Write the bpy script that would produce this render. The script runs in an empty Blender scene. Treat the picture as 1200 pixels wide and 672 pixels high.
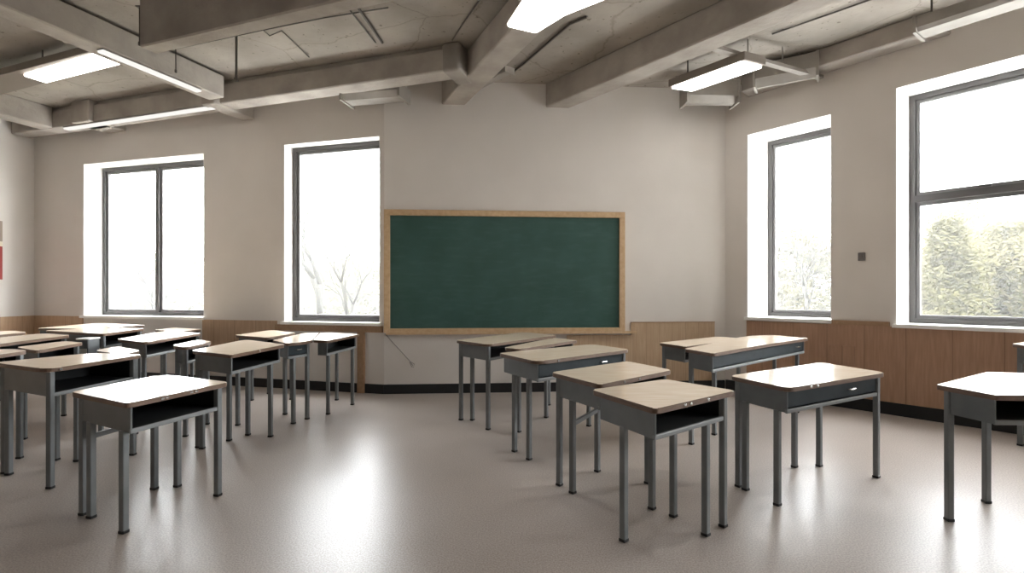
import bpy, bmesh, math, random
from mathutils import Vector, Matrix
random.seed(7)
sc = bpy.context.scene
COL = sc.collection

# ------------------------------------------------------------------ camera, world, exposure
EYE = 1.2                      # camera height in metres
FPX = 620.0                    # focal length in pixels of a 1200 px wide frame
HOR = 346.0                    # image row of the horizon
cam = bpy.data.cameras.new('camera')
cam.sensor_width = 36.0
cam.lens = 36.0 * FPX / 1200.0
cam.shift_y = (HOR - 336.0) / 1200.0
cam.clip_start = 0.05
camo = bpy.data.objects.new('camera', cam)
camo.location = (0, 0, EYE)
camo.rotation_euler = (math.pi / 2, 0, 0)
COL.objects.link(camo)
sc.camera = camo

SKY = 7.5
world = bpy.data.worlds.new('overcast_sky')
sc.world = world
world.use_nodes = True
nt = world.node_tree
bg = nt.nodes['Background']
tc = nt.nodes.new('ShaderNodeTexCoord')
sep = nt.nodes.new('ShaderNodeSeparateXYZ')
ramp = nt.nodes.new('ShaderNodeValToRGB')
ramp.color_ramp.elements[0].position = 0.0
ramp.color_ramp.elements[0].color = (0.985, 0.985, 1.0, 1)
ramp.color_ramp.elements[1].position = 0.7
ramp.color_ramp.elements[1].color = (0.93, 0.95, 1.0, 1)
nt.links.new(tc.outputs['Generated'], sep.inputs[0])
nt.links.new(sep.outputs['Z'], ramp.inputs[0])
nt.links.new(ramp.outputs[0], bg.inputs['Color'])
bg.inputs['Strength'].default_value = SKY

sc.view_settings.view_transform = 'Standard'
sc.view_settings.look = 'None'
sc.view_settings.gamma = 1.0
sc.view_settings.use_curve_mapping = False
sc.view_settings.exposure = 1.65
LAMP = 3.4                     # radiance of the fluorescent diffusers
try:
    sc.cycles.max_bounces = 12
    sc.cycles.diffuse_bounces = 6
    sc.cycles.use_denoising = True
    sc.cycles.sample_clamp_indirect = 6.0
except Exception:
    pass

# ------------------------------------------------------------------ geometry helpers
def at_z(px, py, z):
    """point of height z seen at (px, py)"""
    Y = FPX * (EYE - z) / (py - HOR)
    return Vector(((px - 600) / FPX * Y, Y, z))

def at_y(px, py, Y):
    return Vector(((px - 600) / FPX * Y, Y, EYE - (py - HOR) / FPX * Y))

def link(name, bm, mats, parent=None, smooth=False):
    me = bpy.data.meshes.new(name)
    bmesh.ops.recalc_face_normals(bm, faces=bm.faces[:])
    bm.to_mesh(me)
    bm.free()
    if not isinstance(mats, (list, tuple)):
        mats = [mats]
    for m in mats:
        me.materials.append(m)
    if smooth:
        for p in me.polygons:
            p.use_smooth = True
    o = bpy.data.objects.new(name, me)
    COL.objects.link(o)
    if parent is not None:
        o.parent = parent
    return o

def recenter(o):
    """move a mesh object's origin to the middle of its base"""
    vs = [v.co for v in o.data.vertices]
    c = Vector(((min(v.x for v in vs) + max(v.x for v in vs)) / 2,
                (min(v.y for v in vs) + max(v.y for v in vs)) / 2,
                min(v.z for v in vs)))
    o.data.transform(Matrix.Translation(-c))
    o.location = c
    return o

def tag(o, label, cat, group=None):
    o['label'] = label
    o['category'] = cat
    if group:
        o['group'] = group
    return o

def thing(name, label, cat, loc, group=None):
    o = bpy.data.objects.new(name, None)
    o.empty_display_size = 0.1
    COL.objects.link(o)
    o.location = loc
    return tag(o, label, cat, group)

def structure(o):
    o['kind'] = 'structure'
    return o

def prism(bm, pts, z0, z1, mat=0):
    """vertical prism over plan points"""
    lo = [bm.verts.new((p[0], p[1], z0)) for p in pts]
    hi = [bm.verts.new((p[0], p[1], z1)) for p in pts]
    fs = [bm.faces.new(lo[::-1]), bm.faces.new(hi)]
    n = len(pts)
    for i in range(n):
        fs.append(bm.faces.new((lo[i], lo[(i + 1) % n], hi[(i + 1) % n], hi[i])))
    for f in fs:
        f.material_index = mat
    return fs

def plank(bm, p, q, z0, z1, th, side=1, mat=0):
    """upright board from p to q in plan, thickness th to the left (side=1) or right (-1)"""
    p = Vector((p[0], p[1])); q = Vector((q[0], q[1]))
    d = (q - p).normalized()
    n = Vector((-d.y, d.x)) * th * side
    return prism(bm, [p, q, q + n, p + n], z0, z1, mat)

def bar(bm, a, b, w, h, mat=0):
    """rectangular bar between two 3D points (centre line)"""
    a = Vector(a); b = Vector(b)
    d = (b - a).normalized()
    up = Vector((0, 0, 1)) if abs(d.z) < 0.95 else Vector((0, 1, 0))
    s = d.cross(up).normalized()
    u = s.cross(d).normalized()
    ring = []
    for c in (a, b):
        ring.append([bm.verts.new(c + s * x * w / 2 + u * y * h / 2)
                     for x, y in ((-1, -1), (1, -1), (1, 1), (-1, 1))])
    fs = [bm.faces.new(ring[0]), bm.faces.new(ring[1][::-1])]
    for i in range(4):
        j = (i + 1) % 4
        fs.append(bm.faces.new((ring[0][i], ring[1][i], ring[1][j], ring[0][j])))
    for f in fs:
        f.material_index = mat

def tube(bm, pts, r, n=8, r1=None):
    """round tube along points, radius r tapering to r1"""
    pts = [Vector(p) for p in pts]
    r1 = r if r1 is None else r1
    rings = []
    for i, p in enumerate(pts):
        d = (pts[min(i + 1, len(pts) - 1)] - pts[max(i - 1, 0)]).normalized()
        up = Vector((0, 0, 1)) if abs(d.z) < 0.9 else Vector((1, 0, 0))
        s = d.cross(up).normalized()
        u = s.cross(d)
        rr = r + (r1 - r) * i / max(1, len(pts) - 1)
        rings.append([bm.verts.new(p + s * rr * math.cos(2 * math.pi * k / n) + u * rr * math.sin(2 * math.pi * k / n))
                      for k in range(n)])
    for a, b in zip(rings, rings[1:]):
        for k in range(n):
            bm.faces.new((a[k], a[(k + 1) % n], b[(k + 1) % n], b[k]))
    bm.faces.new(rings[0][::-1])
    bm.faces.new(rings[-1])

def bevel_all(bm, w, seg=2):
    bmesh.ops.bevel(bm, geom=bm.edges[:], offset=w, segments=seg, profile=0.5, affect='EDGES', clamp_overlap=True)

def rounded(pts, rad, seg=6):
    """round the corners of a plan polygon; rad is a number or one per corner"""
    out = []
    n = len(pts)
    for i in range(n):
        p = Vector(pts[i][:2]); a = Vector(pts[i - 1][:2]); b = Vector(pts[(i + 1) % n][:2])
        r = rad[i] if isinstance(rad, (list, tuple)) else rad
        la = (a - p).length; lb = (b - p).length
        ra = min(r, la * 0.46); rb = min(r, lb * 0.46)
        s = p + (a - p).normalized() * ra
        e = p + (b - p).normalized() * rb
        if r < 0.004:
            out.append(p); continue
        for k in range(seg + 1):
            t = k / seg
            out.append(s * (1 - t) ** 2 + p * 2 * t * (1 - t) + e * t * t)
    return out

# ------------------------------------------------------------------ materials
def mat(name, col, rough=0.5, spec=0.5, metal=0.0):
    m = bpy.data.materials.new(name)
    m.use_nodes = True
    b = m.node_tree.nodes['Principled BSDF']
    b.inputs['Base Color'].default_value = (*col, 1)
    b.inputs['Roughness'].default_value = rough
    b.inputs['Metallic'].default_value = metal
    b.inputs['Specular IOR Level'].default_value = spec
    return m

def nodes_of(m):
    return m.node_tree.nodes, m.node_tree.links, m.node_tree.nodes['Principled BSDF']

def noisy(name, c1, c2, scale, rough=0.5, spec=0.5, detail=4, stretch=(1, 1, 1), bump=0.0, bump_scale=None,
          lo=0.35, hi=0.65, metal=0.0):
    m = mat(name, c1, rough, spec, metal)
    N, L, b = nodes_of(m)
    tcn = N.new('ShaderNodeTexCoord'); mp = N.new('ShaderNodeMapping')
    mp.inputs['Scale'].default_value = stretch
    L.new(tcn.outputs['Object'], mp.inputs[0])
    no = N.new('ShaderNodeTexNoise'); no.inputs['Scale'].default_value = scale; no.inputs['Detail'].default_value = detail
    L.new(mp.outputs[0], no.inputs['Vector'])
    rp = N.new('ShaderNodeValToRGB')
    rp.color_ramp.elements[0].position = lo; rp.color_ramp.elements[0].color = (*c1, 1)
    rp.color_ramp.elements[1].position = hi; rp.color_ramp.elements[1].color = (*c2, 1)
    L.new(no.outputs['Fac'], rp.inputs[0])
    L.new(rp.outputs[0], b.inputs['Base Color'])
    if bump:
        n2 = N.new('ShaderNodeTexNoise'); n2.inputs['Scale'].default_value = bump_scale or scale * 3
        n2.inputs['Detail'].default_value = 5
        L.new(mp.outputs[0], n2.inputs['Vector'])
        bp = N.new('ShaderNodeBump'); bp.inputs['Strength'].default_value = bump; bp.inputs['Distance'].default_value = 0.02
        L.new(n2.outputs['Fac'], bp.inputs['Height']); L.new(bp.outputs[0], b.inputs['Normal'])
    return m

def emis(name, col, s):
    m = bpy.data.materials.new(name)
    m.use_nodes = True
    N = m.node_tree.nodes
    N.clear()
    e = N.new('ShaderNodeEmission'); o = N.new('ShaderNodeOutputMaterial')
    e.inputs[0].default_value = (*col, 1); e.inputs[1].default_value = s
    m.node_tree.links.new(e.outputs[0], o.inputs[0])
    return m

M_wall = noisy('painted_plaster', (0.645, 0.607, 0.57), (0.685, 0.647, 0.61), 1.3, 0.75, 0.25, bump=0.05, bump_scale=60)
M_reveal = mat('white_reveal_paint', (0.80, 0.79, 0.77), 0.6, 0.3)
M_black = mat('black_rubber', (0.012, 0.012, 0.013), 0.5, 0.4)

def concrete():
    m = noisy('rough_concrete', (0.27, 0.245, 0.215), (0.37, 0.335, 0.295), 1.6, 0.85, 0.2, detail=8, bump=0.35, bump_scale=14)
    N, L, b = nodes_of(m)
    src = b.inputs['Base Color'].links[0].from_socket
    tcn = N.new('ShaderNodeTexCoord')
    # hairline cracks
    vo = N.new('ShaderNodeTexVoronoi'); vo.feature = 'DISTANCE_TO_EDGE'; vo.inputs['Scale'].default_value = 0.8
    nz = N.new('ShaderNodeTexNoise'); nz.inputs['Scale'].default_value = 2.2; nz.inputs['Detail'].default_value = 5
    mx = N.new('ShaderNodeMix'); mx.data_type = 'VECTOR'; mx.inputs['Factor'].default_value = 0.22
    L.new(tcn.outputs['Object'], nz.inputs['Vector'])
    L.new(tcn.outputs['Object'], mx.inputs[4]); L.new(nz.outputs['Color'], mx.inputs[5])
    L.new(mx.outputs[1], vo.inputs['Vector'])
    cr = N.new('ShaderNodeValToRGB')
    cr.color_ramp.elements[0].position = 0.001; cr.color_ramp.elements[0].color = (0.75, 0.74, 0.72, 1)
    cr.color_ramp.elements[1].position = 0.006; cr.color_ramp.elements[1].color = (1, 1, 1, 1)
    L.new(vo.outputs['Distance'], cr.inputs[0])
    # dark pits
    n3 = N.new('ShaderNodeTexNoise'); n3.inputs['Scale'].default_value = 17; n3.inputs['Detail'].default_value = 2
    L.new(tcn.outputs['Object'], n3.inputs['Vector'])
    c3 = N.new('ShaderNodeValToRGB')
    c3.color_ramp.elements[0].position = 0.27; c3.color_ramp.elements[0].color = (0.55, 0.53, 0.5, 1)
    c3.color_ramp.elements[1].position = 0.34; c3.color_ramp.elements[1].color = (1, 1, 1, 1)
    L.new(n3.outputs['Fac'], c3.inputs[0])
    a = N.new('ShaderNodeMixRGB'); a.blend_type = 'MULTIPLY'; a.inputs[0].default_value = 1
    a2 = N.new('ShaderNodeMixRGB'); a2.blend_type = 'MULTIPLY'; a2.inputs[0].default_value = 1
    L.new(src, a.inputs[1]); L.new(cr.outputs[0], a.inputs[2])
    L.new(a.outputs[0], a2.inputs[1]); L.new(c3.outputs[0], a2.inputs[2])
    L.new(a2.outputs[0], b.inputs['Base Color'])
    return m
M_conc = concrete()
M_beam = noisy('beam_concrete', (0.31, 0.28, 0.25), (0.43, 0.395, 0.355), 2.4, 0.8, 0.25, detail=8, bump=0.4, bump_scale=18)
M_duct = noisy('galvanised_duct', (0.24, 0.22, 0.195), (0.33, 0.305, 0.275), 3.0, 0.55, 0.4, detail=4, bump=0.1)
M_steel = mat('hanger_steel', (0.12, 0.11, 0.10), 0.5, 0.4, 0.6)

def floor_mat():
    m = noisy('speckled_vinyl', (0.33, 0.288, 0.258), (0.50, 0.445, 0.405), 130, 0.3, 0.27, detail=3, lo=0.36, hi=0.64)
    N, L, b = nodes_of(m)
    src = b.inputs['Base Color'].links[0].from_socket
    tcn = N.new('ShaderNodeTexCoord')
    n3 = N.new('ShaderNodeTexNoise'); n3.inputs['Scale'].default_value = 0.9; n3.inputs['Detail'].default_value = 4
    L.new(tcn.outputs['Object'], n3.inputs['Vector'])
    c3 = N.new('ShaderNodeValToRGB')
    c3.color_ramp.elements[0].position = 0.3; c3.color_ramp.elements[0].color = (0.86, 0.84, 0.82, 1)
    c3.color_ramp.elements[1].position = 0.7; c3.color_ramp.elements[1].color = (1, 1, 1, 1)
    L.new(n3.outputs['Fac'], c3.inputs[0])
    a = N.new('ShaderNodeMixRGB'); a.blend_type = 'MULTIPLY'; a.inputs[0].default_value = 1
    L.new(src, a.inputs[1]); L.new(c3.outputs[0], a.inputs[2]); L.new(a.outputs[0], b.inputs['Base Color'])
    rr = N.new('ShaderNodeMapRange'); rr.inputs['To Min'].default_value = 0.30; rr.inputs['To Max'].default_value = 0.37
    L.new(n3.outputs['Fac'], rr.inputs['Value']); L.new(rr.outputs[0], b.inputs['Roughness'])
    return m
M_floor = floor_mat()

def wood(name, c1, c2, stretch, rough=0.45, seams=None, scale=6):
    m = noisy(name, c1, c2, scale, rough, 0.4, detail=6, stretch=stretch, lo=0.3, hi=0.7)
    if seams:                                      # dark joints between vertical boards, along a plan direction
        N, L, b = nodes_of(m)
        src = b.inputs['Base Color'].links[0].from_socket
        tcn = N.new('ShaderNodeTexCoord')
        dt = N.new('ShaderNodeVectorMath'); dt.operation = 'DOT_PRODUCT'; dt.inputs[1].default_value = (seams[0], seams[1], 0)
        L.new(tcn.outputs['Object'], dt.inputs[0])
        ml = N.new('ShaderNodeMath'); ml.operation = 'MULTIPLY'; ml.inputs[1].default_value = 1 / seams[2]
        fr = N.new('ShaderNodeMath'); fr.operation = 'FRACT'
        L.new(dt.outputs['Value'], ml.inputs[0]); L.new(ml.outputs[0], fr.inputs[0])
        rp = N.new('ShaderNodeValToRGB')
        rp.color_ramp.elements[0].position = 0.012; rp.color_ramp.elements[0].color = (0.62, 0.6, 0.58, 1)
        rp.color_ramp.elements[1].position = 0.03; rp.color_ramp.elements[1].color = (1, 1, 1, 1)
        L.new(fr.outputs[0], rp.inputs[0])
        a = N.new('ShaderNodeMixRGB'); a.blend_type = 'MULTIPLY'; a.inputs[0].default_value = 1
        L.new(src, a.inputs[1]); L.new(rp.outputs[0], a.inputs[2]); L.new(a.outputs[0], b.inputs['Base Color'])
    return m

M_top = wood('desk_laminate', (0.76, 0.615, 0.465), (0.85, 0.72, 0.57), (1.2, 7, 7), 0.17, scale=5)
M_top.node_tree.nodes['Principled BSDF'].inputs['Specular IOR Level'].default_value = 0.75
M_edge = wood('desk_edge_wood', (0.10, 0.058, 0.036), (0.16, 0.10, 0.066), (3, 3, 20), 0.45)
M_grey = noisy('grey_enamel', (0.108, 0.118, 0.122), (0.128, 0.138, 0.142), 9, 0.42, 0.45)
M_leg = noisy('grey_leg_enamel', (0.15, 0.162, 0.167), (0.18, 0.19, 0.195), 7, 0.4, 0.45)
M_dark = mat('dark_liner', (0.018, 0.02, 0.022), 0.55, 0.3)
M_drawer = noisy('slate_drawer_front', (0.016, 0.024, 0.028), (0.024, 0.033, 0.038), 8, 0.5, 0.2)
M_rail = mat('satin_steel_rail', (0.19, 0.20, 0.203), 0.45, 0.4, 0.0)
M_chrome = mat('chrome', (0.62, 0.62, 0.6), 0.25, 0.5, 0.9)
M_frame = mat('grey_window_metal', (0.085, 0.08, 0.08), 0.45, 0.45)
M_sash = mat('light_window_metal', (0.16, 0.155, 0.155), 0.4, 0.45)
M_sill = mat('white_sill', (0.80, 0.79, 0.76), 0.4, 0.45)
M_oak = wood('oak_frame', (0.47, 0.32, 0.18), (0.56, 0.40, 0.245), (4, 4, 4), 0.5)
M_poster_red = mat('poster_red', (0.30, 0.035, 0.03), 0.6)
M_poster_tan = mat('poster_tan', (0.32, 0.25, 0.2), 0.6)
M_poster_cream = mat('poster_cream', (0.7, 0.62, 0.5), 0.6)
M_plate = mat('grey_switch', (0.17, 0.155, 0.15), 0.5)
M_pedestal = mat('pedestal_beige', (0.42, 0.38, 0.32), 0.5)

def board_mat():
    m = noisy('green_slate', (0.030, 0.078, 0.066), (0.040, 0.095, 0.083), 3.0, 0.5, 0.35, detail=6)
    N, L, b = nodes_of(m)
    src = b.inputs['Base Color'].links[0].from_socket
    tcn = N.new('ShaderNodeTexCoord')
    mp = N.new('ShaderNodeMapping'); mp.inputs['Scale'].default_value = (3, 3, 14)
    L.new(tcn.outputs['Object'], mp.inputs[0])
    n3 = N.new('ShaderNodeTexNoise'); n3.inputs['Scale'].default_value = 1.5; n3.inputs['Detail'].default_value = 5
    L.new(mp.outputs[0], n3.inputs['Vector'])
    c3 = N.new('ShaderNodeValToRGB')
    c3.color_ramp.elements[0].position = 0.5; c3.color_ramp.elements[0].color = (0, 0, 0, 1)
    c3.color_ramp.elements[1].position = 0.9; c3.color_ramp.elements[1].color = (0.02, 0.025, 0.024, 1)
    L.new(n3.outputs['Fac'], c3.inputs[0])
    a = N.new('ShaderNodeMixRGB'); a.blend_type = 'ADD'; a.inputs[0].default_value = 1
    L.new(src, a.inputs[1]); L.new(c3.outputs[0], a.inputs[2]); L.new(a.outputs[0], b.inputs['Base Color'])
    return m
M_board = board_mat()

def glass_mat():
    m = bpy.data.materials.new('window_glass')
    m.use_nodes = True
    N = m.node_tree.nodes; L = m.node_tree.links
    N.clear()
    o = N.new('ShaderNodeOutputMaterial'); mx = N.new('ShaderNodeMixShader')
    t = N.new('ShaderNodeBsdfTransparent'); g = N.new('ShaderNodeBsdfGlossy'); fr = N.new('ShaderNodeFresnel')
    t.inputs[0].default_value = (0.97, 0.98, 0.97, 1)
    g.inputs['Roughness'].default_value = 0.02
    ge = N.new('ShaderNodeNewGeometry'); io = N.new('ShaderNodeMapRange')      # same reflectance from both faces
    io.inputs['To Min'].default_value = 1.25; io.inputs['To Max'].default_value = 1 / 1.25
    L.new(ge.outputs['Backfacing'], io.inputs['Value']); L.new(io.outputs[0], fr.inputs['IOR'])
    L.new(fr.outputs[0], mx.inputs[0]); L.new(t.outputs[0], mx.inputs[1]); L.new(g.outputs[0], mx.inputs[2])
    L.new(mx.outputs[0], o.inputs[0])
    return m
M_glass = glass_mat()
M_lamp = emis('fluorescent_diffuser', (1.0, 0.96, 0.90), LAMP)
M_strip = emis('underside_glow', (1.0, 0.97, 0.92), 0.32)  # emission standing in for daylight on the beam undersides
M_housing = mat('lamp_housing', (0.20, 0.17, 0.145), 0.6)

# ------------------------------------------------------------------ room plan
V2 = lambda x, y: Vector((x, y))
FOLD = V2(-1.551, 6.41)                       # where the left window wall meets the chalkboard wall
CORN_R = V2(2.722, 6.75)                      # right room corner
CORN_L = V2(-7.25, 8.03)                      # left room corner
CEIL = EYE + 2.62
REAR = -3.0

class Facet:
    """a wall plane: start point, unit direction along it, outward normal"""
    def __init__(self, p, q):
        self.p = p; self.u = (q - p).normalized(); self.len = (q - p).length
        n = Vector((-self.u.y, self.u.x))
        self.n = n
    def out(self, n):
        if self.n.dot(n) < 0: self.n = -self.n
        return self
    def s(self, px, off=0.0):
        """distance along the wall of the point seen in column px, off metres outwards"""
        k = (px - 600) / FPX
        p = self.p + self.n * off
        return (k * p.y - p.x) / (self.u.x - k * self.u.y)
    def at(self, s, off=0.0):
        return self.p + self.u * s + self.n * off

F_left = Facet(FOLD, CORN_L).out(V2(0, 1))
F_mid = Facet(FOLD, CORN_R).out(V2(0, 1))
F_right = Facet(CORN_R, CORN_R + V2(0.605, -0.796)).out(V2(1, 0))
F_side = Facet(CORN_L, V2(-7.25, REAR)).out(V2(-1, 0))

def wall(name, F, s0, s1, th, openings, z1=CEIL + 0.02):
    ss = sorted({s0, s1, *[o[0] for o in openings], *[o[1] for o in openings]})
    zs = sorted({-0.02, z1, *[o[2] for o in openings], *[o[3] for o in openings]})
    bm = bmesh.new()
    for a, b in zip(ss, ss[1:]):
        for c, d in zip(zs, zs[1:]):
            m = ((a + b) / 2, (c + d) / 2)
            if any(o[0] < m[0] < o[1] and o[2] < m[1] < o[3] for o in openings):
                continue
            prism(bm, [F.at(a), F.at(b), F.at(b, th), F.at(a, th)], c, d)
    bmesh.ops.remove_doubles(bm, verts=bm.verts[:], dist=1e-5)
    # drop the doubled inner faces between neighbouring cells
    seen = {}
    for f in bm.faces:
        k = tuple(sorted(v.index for v in f.verts)) if False else tuple(sorted(round(c, 4) for v in f.verts for c in v.co))
        seen.setdefault(k, []).append(f)
    bmesh.ops.delete(bm, geom=[f for l in seen.values() if len(l) > 1 for f in l], context='FACES')
    return structure(link(name, bm, M_wall))

# window openings: facet, first and last distance, bottom, top, recess of the frame
def opening(F, pxa, pxb, zb, zt):
    a, b = F.s(pxa), F.s(pxb)
    return (min(a, b), max(a, b), zb, zt)
O1 = opening(F_left, 98, 239, 0.895, 3.12)
O2 = opening(F_left, 333, 445, 0.855, 3.135)
O3 = opening(F_right, 876, 974, 0.925, 3.175)
O4 = (F_right.s(1050), 3.75, 0.905, 3.27)
O5 = (4.9, 7.2, 0.905, 3.27)
wall('wall_left', F_left, 0, F_left.len, 0.34, [O1, O2])
wall('wall_back', F_mid, 0, F_mid.len + 0.02, 0.30, [])
wall('wall_right', F_right, -0.35, 12.6, 0.58, [O3, O4, O5])
wall('wall_side', F_side, -0.4, 8.03 - REAR, 0.3, [])
bm = bmesh.new()
prism(bm, [(-7.6, REAR), (10.6, REAR), (10.6, REAR - 0.3), (-7.6, REAR - 0.3)], -0.02, CEIL + 0.02)
structure(link('wall_rear', bm, M_wall))
plan = [FOLD + F_left.n * 0.3, CORN_L + V2(-0.3, 0.35), V2(-7.55, REAR - 0.3), V2(10.6, REAR - 0.3),
        F_right.at(0, 0.5), F_mid.at(F_mid.len, 0.3)]
bm = bmesh.new(); prism(bm, plan, -0.25, 0.0); structure(link('floor', bm, M_floor))
bm = bmesh.new(); prism(bm, plan, CEIL, CEIL + 0.25); structure(link('ceiling', bm, M_conc))

# windows
def window(n, F, O, recess, mullions=(), rails=(), sill_out=0.05, sill_t=0.03):
    s0, s1, za, zb = O
    c = F.at((s0 + s1) / 2)
    w = bpy.data.objects.new('window_%d' % n, None)  # window_5 is an added one, out of view, for more daylight
    COL.objects.link(w); structure(w)
    w.location = (c.x, c.y, za)
    loc = Vector((c.x, c.y, za))
    def part(name, bm, m):
        for v in bm.verts: v.co -= loc
        return link(name, bm, m, w)
    def ring(bm, a, b, lo, hi, t, off, d):
        for (x0, x1, z0, z1) in ((a, a + t, lo, hi), (b - t, b, lo, hi), (a + t, b - t, lo, lo + t), (a + t, b - t, hi - t, hi)):
            prism(bm, [F.at(x0, off), F.at(x1, off), F.at(x1, off + d), F.at(x0, off + d)], z0, z1)
    bm = bmesh.new(); ring(bm, s0, s1, za, zb, 0.055, recess, 0.09); part('frame', bm, M_frame)
    cells_s = [s0 + 0.055, *[m for m in mullions], s1 - 0.055]
    cells_z = [za + 0.055, *[r for r in rails], zb - 0.055]
    for mm in mullions:
        bm = bmesh.new()
        prism(bm, [F.at(mm - .03, recess - .005), F.at(mm + .03, recess - .005), F.at(mm + .03, recess + .09), F.at(mm - .03, recess + .09)], za + .055, zb - .055)
        part('mullion', bm, M_frame)
    for rr in rails:
        bm = bmesh.new()
        prism(bm, [F.at(s0 + .055, recess - .01), F.at(s1 - .055, recess - .01), F.at(s1 - .055, recess + .09), F.at(s0 + .055, recess + .09)], rr - .035, rr + .035)
        part('meeting_rail', bm, M_frame)
        bm = bmesh.new()
        m_ = (s0 + s1) / 2 - 0.35
        prism(bm, [F.at(m_ - .05, recess - .03), F.at(m_ + .05, recess - .03), F.at(m_ + .05, recess), F.at(m_ - .05, recess)], rr + .035, rr + .055)
        part('sash_lock', bm, M_frame)
    for i, (a, b) in enumerate(zip(cells_s, cells_s[1:])):
        for j, (lo, hi) in enumerate(zip(cells_z, cells_z[1:])):
            a2 = a + (.03 if i else 0); b2 = b - (.03 if i < len(cells_s) - 2 else 0)
            lo2 = lo + (.035 if j else 0); hi2 = hi - (.035 if j < len(cells_z) - 2 else 0)
            bm = bmesh.new(); ring(bm, a2, b2, lo2, hi2, 0.035, recess + 0.025, 0.045)
            sash = part('sash', bm, M_sash)
            bm = bmesh.new()
            prism(bm, [F.at(a2 + .03, recess + .045), F.at(b2 - .03, recess + .045), F.at(b2 - .03, recess + .051), F.at(a2 + .03, recess + .051)], lo2 + .03, hi2 - .03)
            part('pane', bm, M_glass)
    bm = bmesh.new()
    prism(bm, [F.at(s0 - .02, -sill_out), F.at(s1 + .02, -sill_out), F.at(s1 + .02, -0.002), F.at(s0 - .02, -0.002)], za - sill_t, za + 0.006)
    prism(bm, [F.at(s0 + .001, -0.002), F.at(s1 - .001, -0.002), F.at(s1 - .001, recess + .02), F.at(s0 + .001, recess + .02)], za + 0.0005, za + 0.006)
    part('sill', bm, M_sill)
    # white painted reveal lining
    bm = bmesh.new()
    e = 0.004
    prism(bm, [F.at(s0 - 0.0, -0.001), F.at(s0 + e, -0.001), F.at(s0 + e, recess), F.at(s0, recess)], za + .006, zb)
    prism(bm, [F.at(s1 - e, -0.001), F.at(s1, -0.001), F.at(s1, recess), F.at(s1 - e, recess)], za + .006, zb)
    prism(bm, [F.at(s0 + e, -0.001), F.at(s1 - e, -0.001), F.at(s1 - e, recess), F.at(s0 + e, recess)], zb - e, zb)
    part('reveal', bm, M_reveal)
    # daylight portal so the sky through this window is sampled well
    ld = bpy.data.lights.new('daylight_portal', 'AREA')
    ld.shape = 'RECTANGLE'; ld.size = s1 - s0; ld.size_y = zb - za
    try: ld.cycles.is_portal = True
    except Exception: pass
    lo = bpy.data.objects.new('daylight_portal', ld)
    p = F.at((s0 + s1) / 2, recess + 0.13)
    lo.location = (p.x, p.y, (za + zb) / 2)
    nin = -F.n
    lo.rotation_euler = Vector((nin.x, nin.y, 0)).to_track_quat('-Z', 'Y').to_euler()
    COL.objects.link(lo)
    return w

window(1, F_left, O1, 0.27, mullions=[F_left.s(184.5, 0.27)])
window(2, F_left, O2, 0.16)
window(3, F_right, O3, 0.49)
window(4, F_right, O4, 0.37, rails=[2.19])
window(5, F_right, O5, 0.37, rails=[2.19])  # out of view, added to bring more daylight into the room

# baseboards
def facing(name, F, s0, s1, z0, z1, th, m, off=0.0):
    bm = bmesh.new()
    prism(bm, [F.at(s0, -off - th), F.at(s1, -off - th), F.at(s1, -off), F.at(s0, -off)], z0, z1)
    return structure(link(name, bm, m))
facing('baseboard_left', F_left, 0.0, F_left.len - 0.012, 0, 0.115, 0.012, M_black)
facing('baseboard_back', F_mid, 0.0, F_mid.len - 0.012, 0, 0.115, 0.012, M_black)
facing('baseboard_right', F_right, 0.02, 12.2, 0, 0.125, 0.03, M_black)
facing('baseboard_side', F_side, 0.02, 10.9, 0, 0.115, 0.012, M_black)

# wainscots
def seam(F, w): return (F.u.x, F.u.y, w)
M_wl = wood('tan_boards_left', (0.40, 0.265, 0.165), (0.48, 0.33, 0.215), (9, 9, 0.7), 0.5, seam(F_left, 0.34))
M_wm = wood('tan_boards_back', (0.44, 0.31, 0.195), (0.53, 0.385, 0.255), (9, 9, 0.7), 0.5, seam(F_mid, 0.17))
M_wr = wood('brown_boards_right', (0.36, 0.21, 0.13), (0.45, 0.275, 0.18), (9, 9, 0.7), 0.42, seam(F_right, 0.36))
M_ws = wood('tan_boards_side', (0.40, 0.265, 0.165), (0.48, 0.33, 0.215), (9, 9, 0.7), 0.5, seam(F_side, 0.34))
M_cap = wood('wainscot_cap', (0.30, 0.18, 0.10), (0.38, 0.24, 0.145), (5, 5, 5), 0.45)
facing('trim_1', F_left, F_left.s(98), F_left.len - 0.015, 0.115, 0.89, 0.014, M_wl)
facing('trim_2', F_left, F_left.s(325), F_left.s(238), 0.42, 0.868, 0.014, M_wl)
facing('trim_3', F_mid, F_mid.s(664), F_mid.s(837), 0.115, 0.70, 0.014, M_wm)
facing('trim_4', F_mid, F_mid.s(739), F_mid.s(837), 0.70, 0.852, 0.014, M_wm)
facing('trim_5', F_right, F_right.s(876), 12.0, 0.125, 0.885, 0.025, M_wr)
facing('trim_6', F_right, F_right.s(976), F_right.s(1043), 0.885, 0.93, 0.04, M_cap)
facing('trim_7', F_mid, F_mid.s(739), F_mid.s(837), 0.852, 0.862, 0.02, M_cap)
facing('trim_8', F_side, 0.02, 10.8, 0.115, 0.89, 0.014, M_ws)
# wooden apron board and post below the middle-left window
bm = bmesh.new()
a, b = F_left.s(449), F_left.s(324)
prism(bm, [F_left.at(max(a, 0.01), -0.03), F_left.at(b, -0.03), F_left.at(b, 0), F_left.at(max(a, 0.01), 0)], 0.745, 0.824)
a, b = F_left.s(428), F_left.s(420)
prism(bm, [F_left.at(a, -0.03), F_left.at(b, -0.03), F_left.at(b, -0.0), F_left.at(a, -0.0)], 0.0, 0.745)
structure(link('trim_9', bm, M_cap))

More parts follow.
